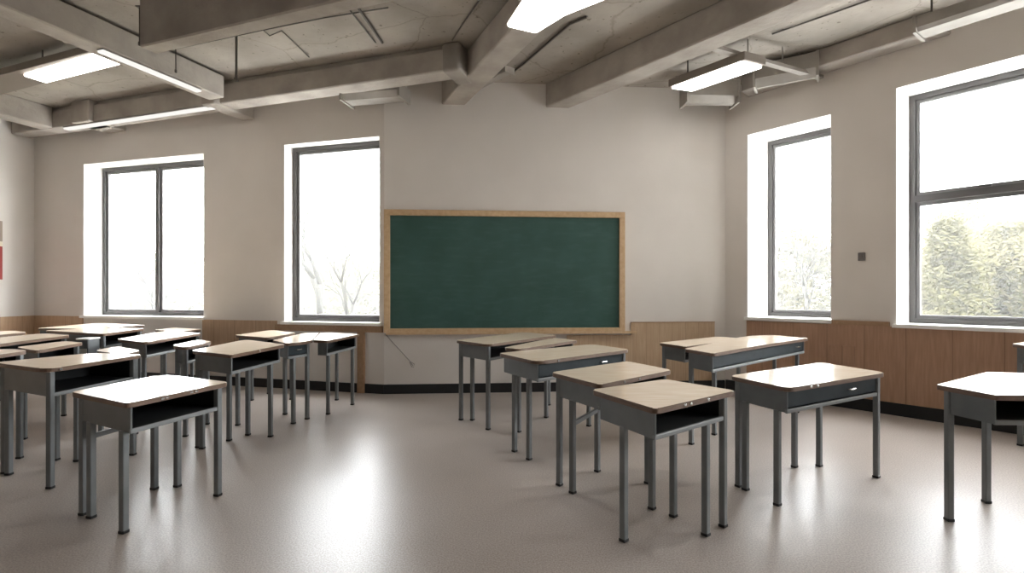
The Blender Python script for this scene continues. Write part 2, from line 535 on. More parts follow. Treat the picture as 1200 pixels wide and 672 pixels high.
# ------------------------------------------------------------------ ceiling beams, ducts, lamps
def A(px, py, h):                 # ceiling point: h metres above the eye
    return at_z(px, py, EYE + h)

def beam(name, label, a, b, w, side, z0, z1, m=None, cat='beam', group=None, extra=None):
    """beam whose lower edge runs a-b in plan, width w to one side"""
    bm = bmesh.new()
    plank(bm, a, b, z0, z1, w, side)
    bevel_all(bm, 0.012, 1)
    if extra: extra(bm)
    o = link(name, bm, m or M_beam)
    recenter(o)
    return tag(o, label, cat, group)

BZ = EYE + 2.33
a1, a0 = A(528, 82, 2.33), A(61, 150, 2.33)
dA = (a0 - a1).normalized()
a_end = a1 + dA * ((7.24 + a1.x) / -dA.x)
def web(bm):
    n = Vector((dA.y, -dA.x, 0)) * -1
    n = n if n.y > 0 else -n
    p = a1 + n * 0.05 + dA * 0.06; q = a_end + n * 0.05
    plank(bm, p, q, BZ + 0.02, CEIL, 0.18, -1 if Vector((-dA.y, dA.x, 0)).y < 0 else 1)
sideA = 1 if Vector((-dA.y, dA.x)).y > 0 else -1
beam('ceiling_beam', 'long grey concrete beam crossing above the two left windows', a1, a_end, 0.24, sideA, BZ, BZ + 0.235, extra=web)
# blunt collar at the right end of that beam
bm = bmesh.new()
n2 = Vector((-dA.y, dA.x, 0)) * sideA
plank(bm, a1 - dA * 0.10 - n2 * 0.012, a1 + dA * 0.10 - n2 * 0.012, BZ - 0.012, CEIL, 0.40, sideA)
bevel_all(bm, 0.035, 3)
tag(recenter(link('beam_collar', bm, M_duct)), 'rounded grey collar closing the right end of the long left beam', 'collar')

b0 = A(520, 120, 2.33); b1 = A(600, 33, 2.33); dB = (b1 - b0).normalized()
beam('ceiling_beam', 'concrete beam above the chalkboard carrying the bright central lamp', b0 - dB * 0.12, b0 + dB * 8.5, 0.27, 1, BZ, CEIL)
c0 = A(655, 119, 2.33); c1 = A(820, 49, 2.33); dC = (c1 - c0).normalized()
beam('ceiling_beam', 'long concrete beam running from right of the chalkboard towards the viewer', c0 - dC * 0.25, c0 + dC * 9.5, 0.26, 1, BZ, CEIL)
e0 = A(237, 104, 2.33); e1 = A(0, 5, 2.33); dE = (e1 - e0).normalized()
beam('ceiling_beam', 'diagonal concrete beam at upper left with an added white glow under its edge', e0 - dE * 0.30, e0 + dE * 6.0, 0.24, -1, BZ, BZ + 0.26)
w148 = F_left.at(F_left.s(298)); 
beam('ceiling_beam', 'short beam stub between the long left beam and the wall right of the first window', w148, w148 + V2(dE.x, dE.y) * 0.62, 0.2, -1, BZ - 0.03, CEIL)
w148 = F_left.at(F_left.s(148))
beam('ceiling_beam', 'short beam stub on the wall above the leftmost window', w148, w148 + V2(dE.x, dE.y) * 0.5, 0.35, -1, BZ, CEIL)
g0 = A(62, 150, 2.33)
beam('ceiling_beam', 'beam in the far left corner meeting the long beam end', g0 - Vector((dE.x, dE.y, 0)) * 0.0, g0 + Vector((dE.x, dE.y, 0)) * 2.3, 0.24, -1, BZ, CEIL)
d0 = A(163, 55, 2.12); d1 = A(400, 0, 2.12); dD = (d1 - d0).normalized()
beam('ceiling_beam', 'deep dark concrete beam at the top edge left of the central lamp', d0, d0 + dD * 3.3, 0.15, 1, EYE + 2.12, CEIL)
bm = bmesh.new()
prism(bm, [F_right.at(0.35, -0.24), F_right.at(2.2, -0.24), F_right.at(2.28, -0.001), F_right.at(0.3, -0.001)], EYE + 2.43, CEIL)
bevel_all(bm, 0.012, 1)
tag(recenter(link('ceiling_beam', bm, M_beam)), 'shallow beam along the top of the right wall between the windows', 'beam')

def duct(label, a, b, w, h, z0, side=1, chamfer=0.05, rods=(), name='air_duct', cat='duct', m=None):
    a = Vector((a[0], a[1])); b = Vector((b[0], b[1]))
    d = (b - a).normalized(); n = Vector((-d.y, d.x)) * side
    c = (a + b) / 2 + n * w / 2
    t = thing(name, label, cat, (c.x, c.y, z0))
    bm = bmesh.new()
    prof = [(chamfer, 0), (w - chamfer, 0), (w, chamfer), (w, h), (0, h), (0, chamfer)]
    R = [[bm.verts.new((*(p + n * x - c), z)) for x, z in prof] for p in (a, b)]
    bm.faces.new(R[0]); bm.faces.new(R[1][::-1])
    for i in range(len(prof)):
        j = (i + 1) % len(prof)
        bm.faces.new((R[0][i], R[0][j], R[1][j], R[1][i]))
    link('duct_body', bm, m or M_duct, t)
    for p in (a, b):
        bm = bmesh.new()
        q = p + n * w / 2 - c
        dd = d * 0.012
        bar(bm, Vector((*(q - dd), h / 2)), Vector((*(q + dd), h / 2)), w + 0.03, h + 0.03)
        link('flange', bm, m or M_duct, t)
    for f in rods:
        q = a + (b - a) * f + n * w / 2 - c
        bm = bmesh.new(); tube(bm, [Vector((q.x, q.y, h)), Vector((q.x, q.y, CEIL - z0))], 0.008, 6)
        link('hanger_rod', bm, M_steel, t)
    return t
duct('stubby grey duct hanging in the right room corner under the ceiling', A(806, 118, 2.28), A(866, 119, 2.28), 0.22, 0.24, EYE + 2.28, 1, 0.07, (0.3, 0.8))
duct('grey duct with a rounded underside above the narrow right window', A(884, 101, 2.34), A(958, 87, 2.34), 0.2, 0.24, EYE + 2.34, 1, 0.08, (0.2, 0.75))
duct('suspended grey duct at the top right above the large window', A(1072, 37, 2.28), A(1210, -8, 2.28) , 0.24, 0.12, EYE + 2.28, 1, 0.03, (0.12, 0.45, 0.8))
duct('flat grey air diffuser tucked behind the long left beam', (-1.98, 6.12), (-1.28, 5.98), 0.3, 0.14, EYE + 2.27, 1, 0.06, (0.3, 0.7), name='air_diffuser', cat='diffuser')
duct('thin grey tray hanging between the two beams above the chalkboard', A(556, 109, 2.36), A(601, 86, 2.36), 0.1, 0.04, EYE + 2.36, -1, 0.01, (0.2, 0.9), name='cable_tray', cat='tray')

bm = bmesh.new()
bar(bm, A(836, 56, 2.46), A(962, 91, 2.38), 0.07, 0.035)
p, q = A(836, 56, 2.46), A(962, 91, 2.38)
for f in (0.3, 0.62):
    r = p.lerp(q, f)
    tube(bm, [r, Vector((r.x, r.y, CEIL))], 0.007, 6)
tag(recenter(link('ceiling_strut', bm, M_duct)), 'thin diagonal metal strut between the right lamp and the right wall', 'strut')

# lamps
def lamp(label, pts, z, housing, thick=0.06, rods=(), lens=None):
    """flat fluorescent fixture: plan outline of diffuser, plan outline of housing"""
    c = sum((Vector((p[0], p[1])) for p in pts), Vector((0, 0))) / len(pts)
    t = thing('fluorescent_lamp', label, 'lamp', (c.x, c.y, z), 'ceiling lamps')
    L_ = lambda P: [Vector((p[0], p[1])) - c for p in P]
    bm = bmesh.new(); prism(bm, rounded(L_(pts), 0.03, 3), -0.008, 0.012); link('diffuser', bm, M_lamp, t)
    bm = bmesh.new(); prism(bm, L_(housing), 0.0125, thick); bevel_all(bm, 0.006, 1); link('housing', bm, M_housing, t)
    for r in rods:
        q = Vector((r[0], r[1])) - c
        bm = bmesh.new(); tube(bm, [Vector((q.x, q.y, thick)), Vector((q.x, q.y, CEIL - z))], 0.007, 6)
        link('hanger_rod', bm, M_steel, t)
    return t
def grow(P, e):
    P = [Vector((p[0], p[1])) for p in P]
    c = sum(P, Vector((0, 0))) / len(P)
    return [p + (p - c).normalized() * e for p in P]
h = 2.38
P1 = [A(27, 88, h), A(54, 96.5, h), A(147, 73, h), A(118, 61.5, h)]
H1 = [A(-40, 100, h), A(0, 113, h), P1[2] + Vector((0.02, 0.0, 0)), P1[3] + Vector((-0.01, -0.03, 0))]
lamp('lit fluorescent lamp panel at upper left under the ceiling', P1, EYE + h, H1, 0.09, [P1[0].lerp(P1[2], .2), P1[0].lerp(P1[2], .8)])
h = 2.28
P2 = [A(594, 30, h), A(628, 38, h), A(662, 17, h), A(735, -12, h), A(690, -40, h), A(640, -40, h)]
lamp('large lit lamp panel at the top centre of the ceiling', P2, EYE + h, grow(P2, 0.02), 0.03)
h = 2.34
P3 = [A(786, 103, h), A(811, 106.5, h), A(894, 78.5, h), A(870, 72.5, h)]
H3 = [P3[0] + Vector((-.02, -.05, 0)), P3[1], P3[2], P3[3] + Vector((-.0, -.06, 0))]
lamp('slim lit lamp hanging on rods left of the right wall', P3, EYE + h, grow(P3, 0.03), 0.10, [P3[0].lerp(P3[2], .2), P3[0].lerp(P3[2], .85)])

def strip(label, a, b, z, w):  # added glowing bar that imitates a daylit beam underside, no real fixture
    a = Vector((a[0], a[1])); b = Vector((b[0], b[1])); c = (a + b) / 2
    t = thing('glow_strip', label, 'underside glow', (c.x, c.y, z))
    bm = bmesh.new(); bar(bm, Vector((*(a - c), 0.022)), Vector((*(b - c), 0.022)), w + 0.02, 0.012); link('glow_backing', bm, M_duct, t)
    bm = bmesh.new(); bar(bm, Vector((*(a - c), 0.006)), Vector((*(b - c), 0.006)), w, 0.02); link('glow_bar', bm, M_strip, t)
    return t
nE = Vector((-dE.y, dE.x, 0)) * -1
pa = e0 + nE * 0.05; pb = e0 + dE * 1.05 + nE * 0.05
strip('added white glow for the daylit underside at the end of the diagonal upper left beam', pa, pb, BZ - 0.03, 0.07)
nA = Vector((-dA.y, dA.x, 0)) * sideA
strip('added white glow for the daylit underside of the left half of the long beam', A(245, 122, 2.33) + nA * 0.06, A(72, 148, 2.33) + nA * 0.06, BZ - 0.03, 0.07)

# thin conduits and rods on the ceiling
def conduit(label, pts, r=0.012, h=2.605):
    bm = bmesh.new()
    tube(bm, [A(x, y, h) for x, y in pts], r, 6)
    return tag(recenter(link('ceiling_conduit', bm, M_steel)), label, 'conduit')
conduit('thin conduit on the ceiling, left one of the pair behind the deep beam', [(394, -8), (418, 22), (440, 50)], 0.007)
conduit('thick dark conduit on the ceiling, right one of the pair behind the deep beam', [(408, -8), (430, 24), (448, 50)], 0.014)
conduit('faint wire crossing the ceiling from the diagonal beam to the conduit pair', [(207, 57), (305, 36), (380, 21), (455, 9)], 0.006)
conduit('kinked wire on the ceiling below the deep beam', [(300, 28), (316, 42), (330, 36), (345, 50), (362, 67)], 0.006)
conduit('thin conduit on the ceiling left of the central lamp', [(562, 0), (545, 24), (530, 47)], 0.008)
conduit('curved dark conduit on the ceiling right of the central lamp', [(688, 20), (668, 28), (640, 52), (615, 74), (599, 86)], 0.012)
conduit('bent wire on the ceiling above the slim right lamp', [(905, 40), (945, 26), (985, 12), (1030, -4)], 0.008)
def drop_rod(label, px, py_top, py_bot, rad=0.009):
    top = A(px, py_top, 2.62)
    bm = bmesh.new()
    tube(bm, [top, at_y(px, py_bot, top.y)], rad, 6)
    tube(bm, [at_y(px, py_bot, top.y) - Vector((0, 0, 0.01)), at_y(px, py_bot, top.y) + Vector((0, 0, 0.02))], rad * 1.8, 6)
    bar(bm, top - Vector((0, 0, 0.008)), top, 0.05, 0.05)
    return tag(recenter(link('hanger_rod', bm, M_steel)), label, 'rod', 'ceiling rods')
drop_rod('dark vertical rod hanging from the ceiling in front of the long left beam', 277, 33, 94, 0.011)
drop_rod('thin rod hanging from the ceiling beside the end of the diagonal beam', 206, 49, 84, 0.006)
drop_rod('thin rod at the top left, beside the left end of the deep dark beam', 164, 8, 52, 0.008)

# ------------------------------------------------------------------ chalkboard and wall things
def quad_at(F, pxa, pxb): return F.s(pxa), F.s(pxb)
s0, s1 = F_mid.s(450.5), F_mid.s(731.5)
mY = F_mid.at((s0 + s1) / 2)
zb, ztop = 0.745, 2.235
cb = thing('chalkboard', 'large green chalkboard with an oak frame on the back wall', 'chalkboard', (mY.x, mY.y, zb))
def cbpart(name, m, boxes, label=None, bev=0.0):
    bm = bmesh.new()
    for (a, b, o0, o1, z0, z1) in boxes:
        prism(bm, [F_mid.at(a, -o0), F_mid.at(b, -o0), F_mid.at(b, -o1), F_mid.at(a, -o1)], z0, z1)
    for v in bm.verts: v.co -= Vector((mY.x, mY.y, zb))
    if bev: bevel_all(bm, bev, 2)
    o = link(name, bm, m, cb)
    if label: o['label'] = label
    return o
fw = 0.072
cbpart('writing_surface', M_board, [(s0 + fw - .01, s1 - fw + .01, 0.004, 0.02, zb + .03, ztop - fw + .01)], 'dark green chalk writing surface')
cbpart('frame', M_oak, [(s0, s1, 0.002, 0.045, ztop - fw, ztop)], bev=0.004)
cbpart('frame', M_oak, [(s0, s0 + fw, 0.002, 0.045, zb, ztop - fw)], bev=0.004)
cbpart('frame', M_oak, [(s1 - fw, s1, 0.002, 0.045, zb, ztop - fw)], bev=0.004)
cbpart('frame', M_oak, [(s0 + fw, s1 - fw, 0.002, 0.045, zb, zb + 0.05)], bev=0.004)
cbpart('chalk_tray', M_oak, [(s0 + 0.03, F_mid.s(744), 0.002, 0.085, zb - 0.022, zb), (s0 + 0.03, F_mid.s(744), 0.075, 0.085, zb, zb + 0.008)])

p = lambda px, py, off=0.03: at_y(px, py, F_mid.at(F_mid.s(px), -off).y)
bm = bmesh.new()
tube(bm, [p(451, 391), p(458, 399), p(470, 412), p(480, 423), p(484, 429)], 0.007, 6)
tube(bm, [p(481, 424), p(485.5, 427), p(484.5, 431), p(482.5, 430), p(480, 424.5)], 0.006, 6)
tag(recenter(link('pointer_rod', bm, mat('rod_metal', (0.3, 0.28, 0.26), 0.4, 0.5, 0.5))), 'thin metal rod with a looped tip slanting down from the chalkboard corner', 'rod')

sw = F_right.at(F_right.s(1010))
t = thing('light_switch', 'small grey switch plate on the right wall between the windows', 'switch', (sw.x, sw.y, 1.56))
bm = bmesh.new(); bar(bm, Vector((*(F_right.u * -0.033), 0.04)) - Vector((*F_right.n, 0)) * 0.008, Vector((*(F_right.u * 0.033), 0.04)) - Vector((*F_right.n, 0)) * 0.008, 0.016, 0.085)
bevel_all(bm, 0.004, 2); link('plate', bm, M_plate, t)
bm = bmesh.new(); bar(bm, Vector((*(F_right.u * -0.012), 0.045)) - Vector((*F_right.n, 0)) * 0.02, Vector((*(F_right.u * 0.012), 0.045)) - Vector((*F_right.n, 0)) * 0.02, 0.012, 0.035)
link('rocker', bm, M_plate, t)

py0 = V2(-7.25, 7.515)
t = thing('wall_poster', 'red poster with a tan header on the far left wall', 'poster', (-7.249, 7.1, 1.42))
for nm, m, z0, z1 in (('red_field', M_poster_red, 0, 0.47), ('cream_line', M_poster_cream, 0.47, 0.54), ('tan_header', M_poster_tan, 0.54, 0.83)):
    bm = bmesh.new(); prism(bm, [(0.001, -0.415), (0.012, -0.415), (0.012, 0.415), (0.001, 0.415)], z0, z1); link(nm, bm, m, t)

# small access panel in the right wainscot
a, b = F_right.s(973), F_right.s(1003)
bm = bmesh.new()
for (x0, x1, z0, z1, o) in ((a, b, 0.46, 0.66, 0.029), (a, b, 0.648, 0.662, 0.036), (a, a + .014, 0.46, 0.648, 0.036), (b - .014, b, 0.46, 0.648, 0.036)):
    prism(bm, [F_right.at(x0, -0.0255), F_right.at(x1, -0.0255), F_right.at(x1, -o), F_right.at(x0, -o)], z0, z1)
tag(recenter(link('access_panel', bm, M_wr)), 'small wooden access panel set in the brown right wainscot', 'panel')

# ------------------------------------------------------------------ desks
DESK_H = 0.15
def inside(p, Q):
    s = None
    for i in range(len(Q)):
        a, b = Q[i], Q[(i + 1) % len(Q)]
        c = (b - a).cross(p - a) if hasattr((b - a), 'cross') else 0
        if abs(c) < 1e-9: continue
        if s is None: s = c > 0
        elif (c > 0) != s: return False
    return True

def inset(Q, e):
    """move the corners of a convex quad inwards by e from both edges"""
    n = len(Q); out = []
    cen = sum(Q, Vector((0, 0))) / n
    for i in range(n):
        p = Q[i]; a = (Q[i - 1] - p).normalized(); b = (Q[(i + 1) % n] - p).normalized()
        sn = max(abs(a.cross(b)), 0.35)
        out.append(p + (a + b) * (e / sn))
    return out

def desk(label, zt, top, box, legs, rad=0.06, front='open', group='school desks', stretcher=None, clips=(), h=DESK_H,
         handle=None, name='school_desk'):
    """top: outline points in picture coordinates at height zt (or world tuples of length 3);
       box: indices (left, front, right, back) of the corners above the steel box; legs: picture coordinates of the feet"""
    W = [Vector(t[:2]) if len(t) == 3 else at_z(t[0], t[1], zt).xy for t in top]
    if not isinstance(box[0], int):
        Q4 = [Vector(t[:2]) if len(t) == 3 else at_z(t[0], t[1], zt).xy for t in box]
    else:
        Q4 = [W[i] for i in box]
    c = sum(Q4, Vector((0, 0))) / 4
    root = thing(name, label, 'desk', (c.x, c.y, 0), group)
    loc = lambda P: [p - c for p in P]
    T = 0.026
    # worktop
    bm = bmesh.new()
    prism(bm, rounded(loc(W), rad, 7), zt - T, zt)
    es = [e for e in bm.edges if abs(e.verts[0].co.z - e.verts[1].co.z) < 1e-6]
    bmesh.ops.bevel(bm, geom=es, offset=0.005, segments=2, profile=0.5, affect='EDGES', clamp_overlap=True)
    bm.normal_update()
    for f in bm.faces:
        f.material_index = 0 if f.normal.z > 0.75 or (f.normal.z < -0.75) else 1
    link('desktop', bm, [M_top, M_edge], root)
    # steel box
    Q = loc(inset(Q4, 0.036))
    L_, F_, R_, B_ = Q
    zb_ = zt - h; zu = zt - T - 0.0005
    ccw = (F_ - L_).cross(R_ - L_) > 0
    sd = 1 if ccw else -1
    for a, b in ((L_, F_), (R_, B_)):
        bm = bmesh.new(); plank(bm, a, b, zb_, zu, 0.008, sd); link('side_panel', bm, M_grey, root)
    bm = bmesh.new(); plank(bm, B_, L_, zb_, zu, 0.008, sd); link('back_panel', bm, M_grey, root)
    # dark open compartment
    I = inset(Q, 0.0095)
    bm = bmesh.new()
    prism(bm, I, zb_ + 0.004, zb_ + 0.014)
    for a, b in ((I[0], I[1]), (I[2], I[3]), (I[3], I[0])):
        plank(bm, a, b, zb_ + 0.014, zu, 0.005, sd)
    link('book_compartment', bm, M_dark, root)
    # rounded front rail
    d = (R_ - F_).normalized()
    bm = bmesh.new(); n = Vector((-d.y, d.x)) * sd
    plank(bm, F_ - n * 0.002, R_ - n * 0.002, zb_ - 0.004, zb_ + 0.02, 0.016, sd); bevel_all(bm, 0.005, 2)
    link('front_rail', bm, M_rail, root)
    if front == 'drawer':
        bm = bmesh.new()
        plank(bm, F_ + d * 0.02 + n * 0.006, R_ - d * 0.02 + n * 0.006, zb_ + 0.026, zu - 0.008, 0.014, sd); bevel_all(bm, 0.003, 1)
        dr = link('drawer', bm, M_drawer, root)
        dr['label'] = 'dark slate drawer front'
        f = 0.6 if handle is None else handle
        m_ = F_.lerp(R_, f)
        bm = bmesh.new()
        z_ = (zb_ + zu) / 2 + 0.012
        e_ = d * 0.03
        pts = [m_ - e_ + n * 0.004, m_ - e_ - n * 0.014, m_ + e_ - n * 0.014, m_ + e_ + n * 0.004]
        tube(bm, [Vector((q.x, q.y, z_)) for q in pts], 0.005, 6)
        link('handle', bm, M_chrome, dr)
    # clips on the front edge of the top
    Wl = loc(W)
    for fr in clips:
        fa, fb = loc([Q4[1], Q4[2]])
        m_ = fa.lerp(fb, fr); dd = (fb - fa).normalized(); nn = Vector((-dd.y, dd.x)) * -sd
        bm = bmesh.new()
        plank(bm, m_ - dd * 0.009, m_ + dd * 0.009, zt - 0.019, zt - 0.008, 0.004, -sd); bevel_all(bm, 0.001, 1)
        link('edge_clip', bm, M_chrome, root)
    # legs
    Qi = inset(Q4, 0.0455)
    feet = []
    for (px, py) in legs:
        k = (px - 600) / FPX
        Y0 = FPX * EYE / (py - HOR)
        best = None
        for i in range(-400, 401):
            Y = Y0 + i * 0.005
            if Y > 0.3 and inside(Vector((k * Y, Y)), Qi):
                if best is None or abs(Y - Y0) < abs(best.y - Y0): best = Vector((k * Y, Y))
        if best is None:
            best = min(Qi, key=lambda q: abs(q.x / q.y - k) * 3 + abs(q.y - Y0) * 0.3).copy()
        near = min(Qi, key=lambda q: (q - best).length)
        corner = (near - best).length < 0.05 and not any((near - c - f[0]).length < 0.01 for f in feet)
        if corner: best = near.copy()
        for f in feet:                                     # keep neighbouring legs apart
            if not corner and (best - c - f[0]).length < 0.045:
                i_ = min(range(4), key=lambda k_: (Qi[k_] - f[0] - c).length)
                e_ = (Qi[i_ - 1] - Qi[i_]).normalized() if i_ in (0, 1) and i_ else (Qi[(i_ + 1) % 4] - Qi[i_]).normalized()
                best = f[0] + c + e_ * 0.06
        feet.append((best - c, corner))
    ang = math.atan2(d.y, d.x)
    for p_, corner in feet:
        bm = bmesh.new()
        hw = 0.0165
        R2 = Matrix.Rotation(ang, 2)
        sq = [p_ + R2 @ Vector(v) for v in ((-hw, -hw), (hw, -hw), (hw, hw), (-hw, hw))]
        prism(bm, sq, 0.012, zu if corner else zb_ + 0.003)
        bmesh.ops.bevel(bm, geom=[e for e in bm.edges if abs(e.verts[0].co.z - e.verts[1].co.z) > 0.1], offset=0.005, segments=2, profile=0.5, affect='EDGES')
        lg = link('leg', bm, M_leg, root)
        bm = bmesh.new()
        hw = 0.0185
        prism(bm, [p_ + R2 @ Vector(v) for v in ((-hw, -hw), (hw, -hw), (hw, hw), (-hw, hw))], 0.0, 0.016)
        bevel_all(bm, 0.003, 1)
        link('foot_cap', bm, M_black, lg)
    if stretcher:
        i, j, z_ = stretcher
        bm = bmesh.new()
        bar(bm, Vector((*feet[i][0], z_)), Vector((*feet[j][0], z_)), 0.02, 0.026); link('stretcher', bm, M_leg, root)
    return root

q4 = (0, 1, 2, 3)
# right-hand block
desk('nearest square wood-top school desk right of centre with an open black compartment', 0.707,
     [(693, 457), (768, 479.5), (862, 458), (779, 444.5)], q4,
     [(731, 650), (764, 590), (789, 606), (827, 628), (845, 604)], 0.03, clips=(0.33, 0.40, 0.62))
desk('wood-top desk directly behind the nearest right-hand desk, with a low foot bar', 0.712,
     [(645, 436.5), (703, 451), (788, 434), (735, 423.5)], q4,
     [(656, 588), (671, 613), (700, 537), (759, 567)], 0.045, stretcher=(1, 2, 0.42), clips=(0.3, 0.5))
desk('wide grey desk with a dark drawer front, alone in front of the right wall', 0.693,
     [(854, 440.5), (924, 455), (1039, 437), (962, 425)], q4,
     [(861, 576), (869, 581), (911, 596), (931, 541), (960, 547), (1032, 570)], 0.06, front='drawer', handle=0.66, clips=(0.2, 0.26))
desk('wide wood-top desk in the middle row, third back from the nearest right-hand one', 0.74,
     [(584, 414), (629, 424), (738, 410), (694, 403.5)], q4,
     [(603, 530), (620, 546), (733, 520), (690, 500)], [0.05, 0.12, 0.05, 0.12], front='drawer', handle=0.72, clips=(0.2,))
desk('wood-top desk below the chalkboard, farthest back in the centre row', 0.767,
     [(533.5, 399), (572, 404), (653, 393), (612, 389.3)], q4,
     [(543.5, 485), (553.5, 493), (571.5, 515), (643, 463)], [0.05, 0.14, 0.05, 0.14])
desk('narrow wood desk top squeezed between the farthest and third centre desks', 0.757,
     [(590, 407.5), (608, 409.5), (677, 399), (648, 396.3)], q4,
     [(608, 466), (640, 490)], [0.05, 0.1, 0.03, 0.1])
desk('long desk with a pale S-curved top and slate drawer near the right corner', 0.767,
     [(802, 409), (836, 414.5), (890, 405), (948, 396.5), (905, 392.8), (875, 394), (846, 400)], (0, 1, 3, 4),
     [(806, 500), (837, 510), (934, 470), (907, 465)], [0.03, 0.06, 0.3, 0.04, 0.1, 0.2, 0.3], front='drawer', handle=0.9)
desk('wood-top desk in the right corner, half hidden behind the long S-curved one', 0.735,
     [(771.5, 402), (803, 406.5), (872, 397.3), (842, 394.6)], q4,
     [(780, 480), (870, 470)], [0.05, 0.05, 0.05, 0.12])
desk('angular white-topped desk cut off by the right edge of the picture', 0.72,
     [(1097, 451), (1167.5, 463.5), (3.08, 2.50, 0), (3.35, 3.2, 0), (1157, 436)],
     [(1097, 451), (1166, 463.2), (3.06, 2.52, 0), (2.98, 3.25, 0)],
     [(1107, 613), (1156, 583)], 0.015)
desk('small far table against the right wall at the picture edge', 0.81,
     [(1186, 403), (1203, 405.5), (1240, 402), (1212, 399.5)], q4, [(1193, 520), (1210, 530), (1235, 520)], 0.02)

# left-hand block
desk('nearest left-hand desk, its white-shining wood top over an open black compartment', 0.676,
     [(83, 459.5), (149, 473), (268.5, 448), (203, 440), (185, 440)], (0, 1, 2, 4),
     [(98, 607), (107, 616), (145, 632), (181, 574), (208, 568), (259, 584)], [0.03, 0.03, 0.04, 0.08, 0.08], stretcher=(1, 3, 0.44), clips=(0.3, 0.34, 0.58, 0.63), h=0.16)
desk('wide wood-top desk at the left edge, second from the viewer', 0.75,
     [(-8, 425), (55, 433), (167, 415.8), (108, 413.8)], q4,
     [(8, 551), (2, 543), (57, 575.5), (66, 531), (90.5, 541), (164, 533)], [0.06, 0.14, 0.03, 0.12], clips=(0.12,), h=0.18)
desk('low desk with a small shining white top just behind the second left desk', 0.72,
     [(110, 411), (143, 415.8), (166.5, 411), (137, 405.8)], q4,
     [(120, 480), (143, 500), (160, 490)], 0.12)
desk('desk with a shining white rounded top in front of the leftmost window', 0.77,
     [(137, 397.5), (170, 401.5), (236, 390.5), (192, 388)], q4,
     [(147, 470), (169, 490), (194, 460), (225, 465)], [0.05, 0.14, 0.05, 0.16])
desk('small rounded white-topped desk tucked left of the tan-topped one', 0.767,
     [(200.5, 405), (217, 407.3), (250, 400.5), (231, 398.4)], q4,
     [(208, 505), (218, 512), (243, 500)], 0.1)
desk('tan-topped desk in the left centre with an open compartment and many grey legs', 0.767,
     [(223.5, 411), (271, 416.3), (334, 404), (288, 398)], q4,
     [(225, 526), (231, 522), (268.6, 517), (278.6, 499), (290.5, 510.5), (317, 522)], [0.06, 0.05, 0.04, 0.14], clips=(0.48,))
desk('white-topped desk right of the tan one, left half of the joined pair', 0.765,
     [(319, 399), (335, 402.6), (352, 401.6), (366, 398.8), (374, 390.2), (357, 390.3)], (0, 1, 3, 5),
     [(334, 481), (343.7, 502), (359.5, 480)], [0.05, 0.05, 0.12, 0.01, 0.01, 0.1], group='school desks', front='drawer', handle=0.5)
desk('white-topped desk below the second window, right half of the joined pair', 0.765,
     [(367.3, 398.8), (385, 399.3), (421.5, 392), (392, 390), (375.6, 390.2)], (0, 1, 2, 3),
     [(372, 470), (384.5, 486), (413, 476)], [0.01, 0.06, 0.03, 0.05, 0.01])
desk('desk with a dull tan top behind the joined pair against the left wainscot', 0.765,
     [(275, 393), (313, 396), (347, 390.3), (319, 386.8)], q4,
     [(295, 450), (315, 460), (340, 455)], [0.05, 0.1, 0.05, 0.16])
desk('pale long desk pushed furthest into the left corner by the window', 0.812,
     [(41, 385), (104, 385.8), (171, 381.3), (117, 378.5)], q4,
     [(60, 470), (104, 475), (160, 465)], [0.1, 0.1, 0.05, 0.2])
desk('pale desk below the leftmost window, in front of the corner one', 0.82,
     [(50, 387.5), (121, 391.5), (170, 385), (117, 384.4)], q4,
     [(106, 490), (120, 495), (162, 480)], [0.1, 0.1, 0.05, 0.1])
desk('tan desk at the left edge, second behind the wide left-edge one', 0.80,
     [(-45, 400), (-12, 404.7), (82.5, 393), (50, 390.8)], q4,
     [(10, 500), (78, 480)], [0.06, 0.1, 0.05, 0.14])
desk('tan rounded desk directly behind the wide left-edge desk', 0.77,
     [(19, 407), (42, 411.3), (98, 401.6), (76, 399.8)], q4,
     [(34, 510), (66, 500), (93, 490)], [0.06, 0.12, 0.05, 0.12])
desk('small desk corner peeking in at the left edge above the wide desk', 0.79,
     [(-40, 412), (-15, 417.7), (34, 411), (12, 408.8)], q4,
     [(0, 530), (28, 520)], [0.05, 0.05, 0.08, 0.08])
desk('dim desk at the far left edge below the poster', 0.78,
     [(-30, 390), (-10, 393.6), (32, 389.6), (15, 387.6)], q4,
     [(0, 470), (25, 465)], [0.05, 0.05, 0.08, 0.1])
desk('farthest low desk under the sill of the leftmost window', 0.76,
     [(180, 387), (214, 388.6), (237, 386), (205, 384.1)], q4,
     [(190, 460), (216, 462), (230, 455)], 0.06)

# narrow pedestal among the left desks
t = thing('pedestal', 'narrow grey pedestal between the desks before the leftmost window', 'pedestal', (-3.99, 4.98, 0))
bm = bmesh.new(); prism(bm, [(-.055, -.07), (.055, -.07), (.055, .07), (-.055, .07)], 0.0, 0.785); bevel_all(bm, .004, 1); link('body', bm, M_grey, t)
bm = bmesh.new(); prism(bm, rounded([(-.065, -.08), (.065, -.08), (.065, .08), (-.065, .08)], 0.03, 4), 0.785, 0.797); link('top_plate', bm, M_sill, t)
bm = bmesh.new(); prism(bm, [(-.045, -.076), (.045, -.076), (.045, -.07), (-.045, -.07)], 0.58, 0.70); link('front_door', bm, M_pedestal, t)

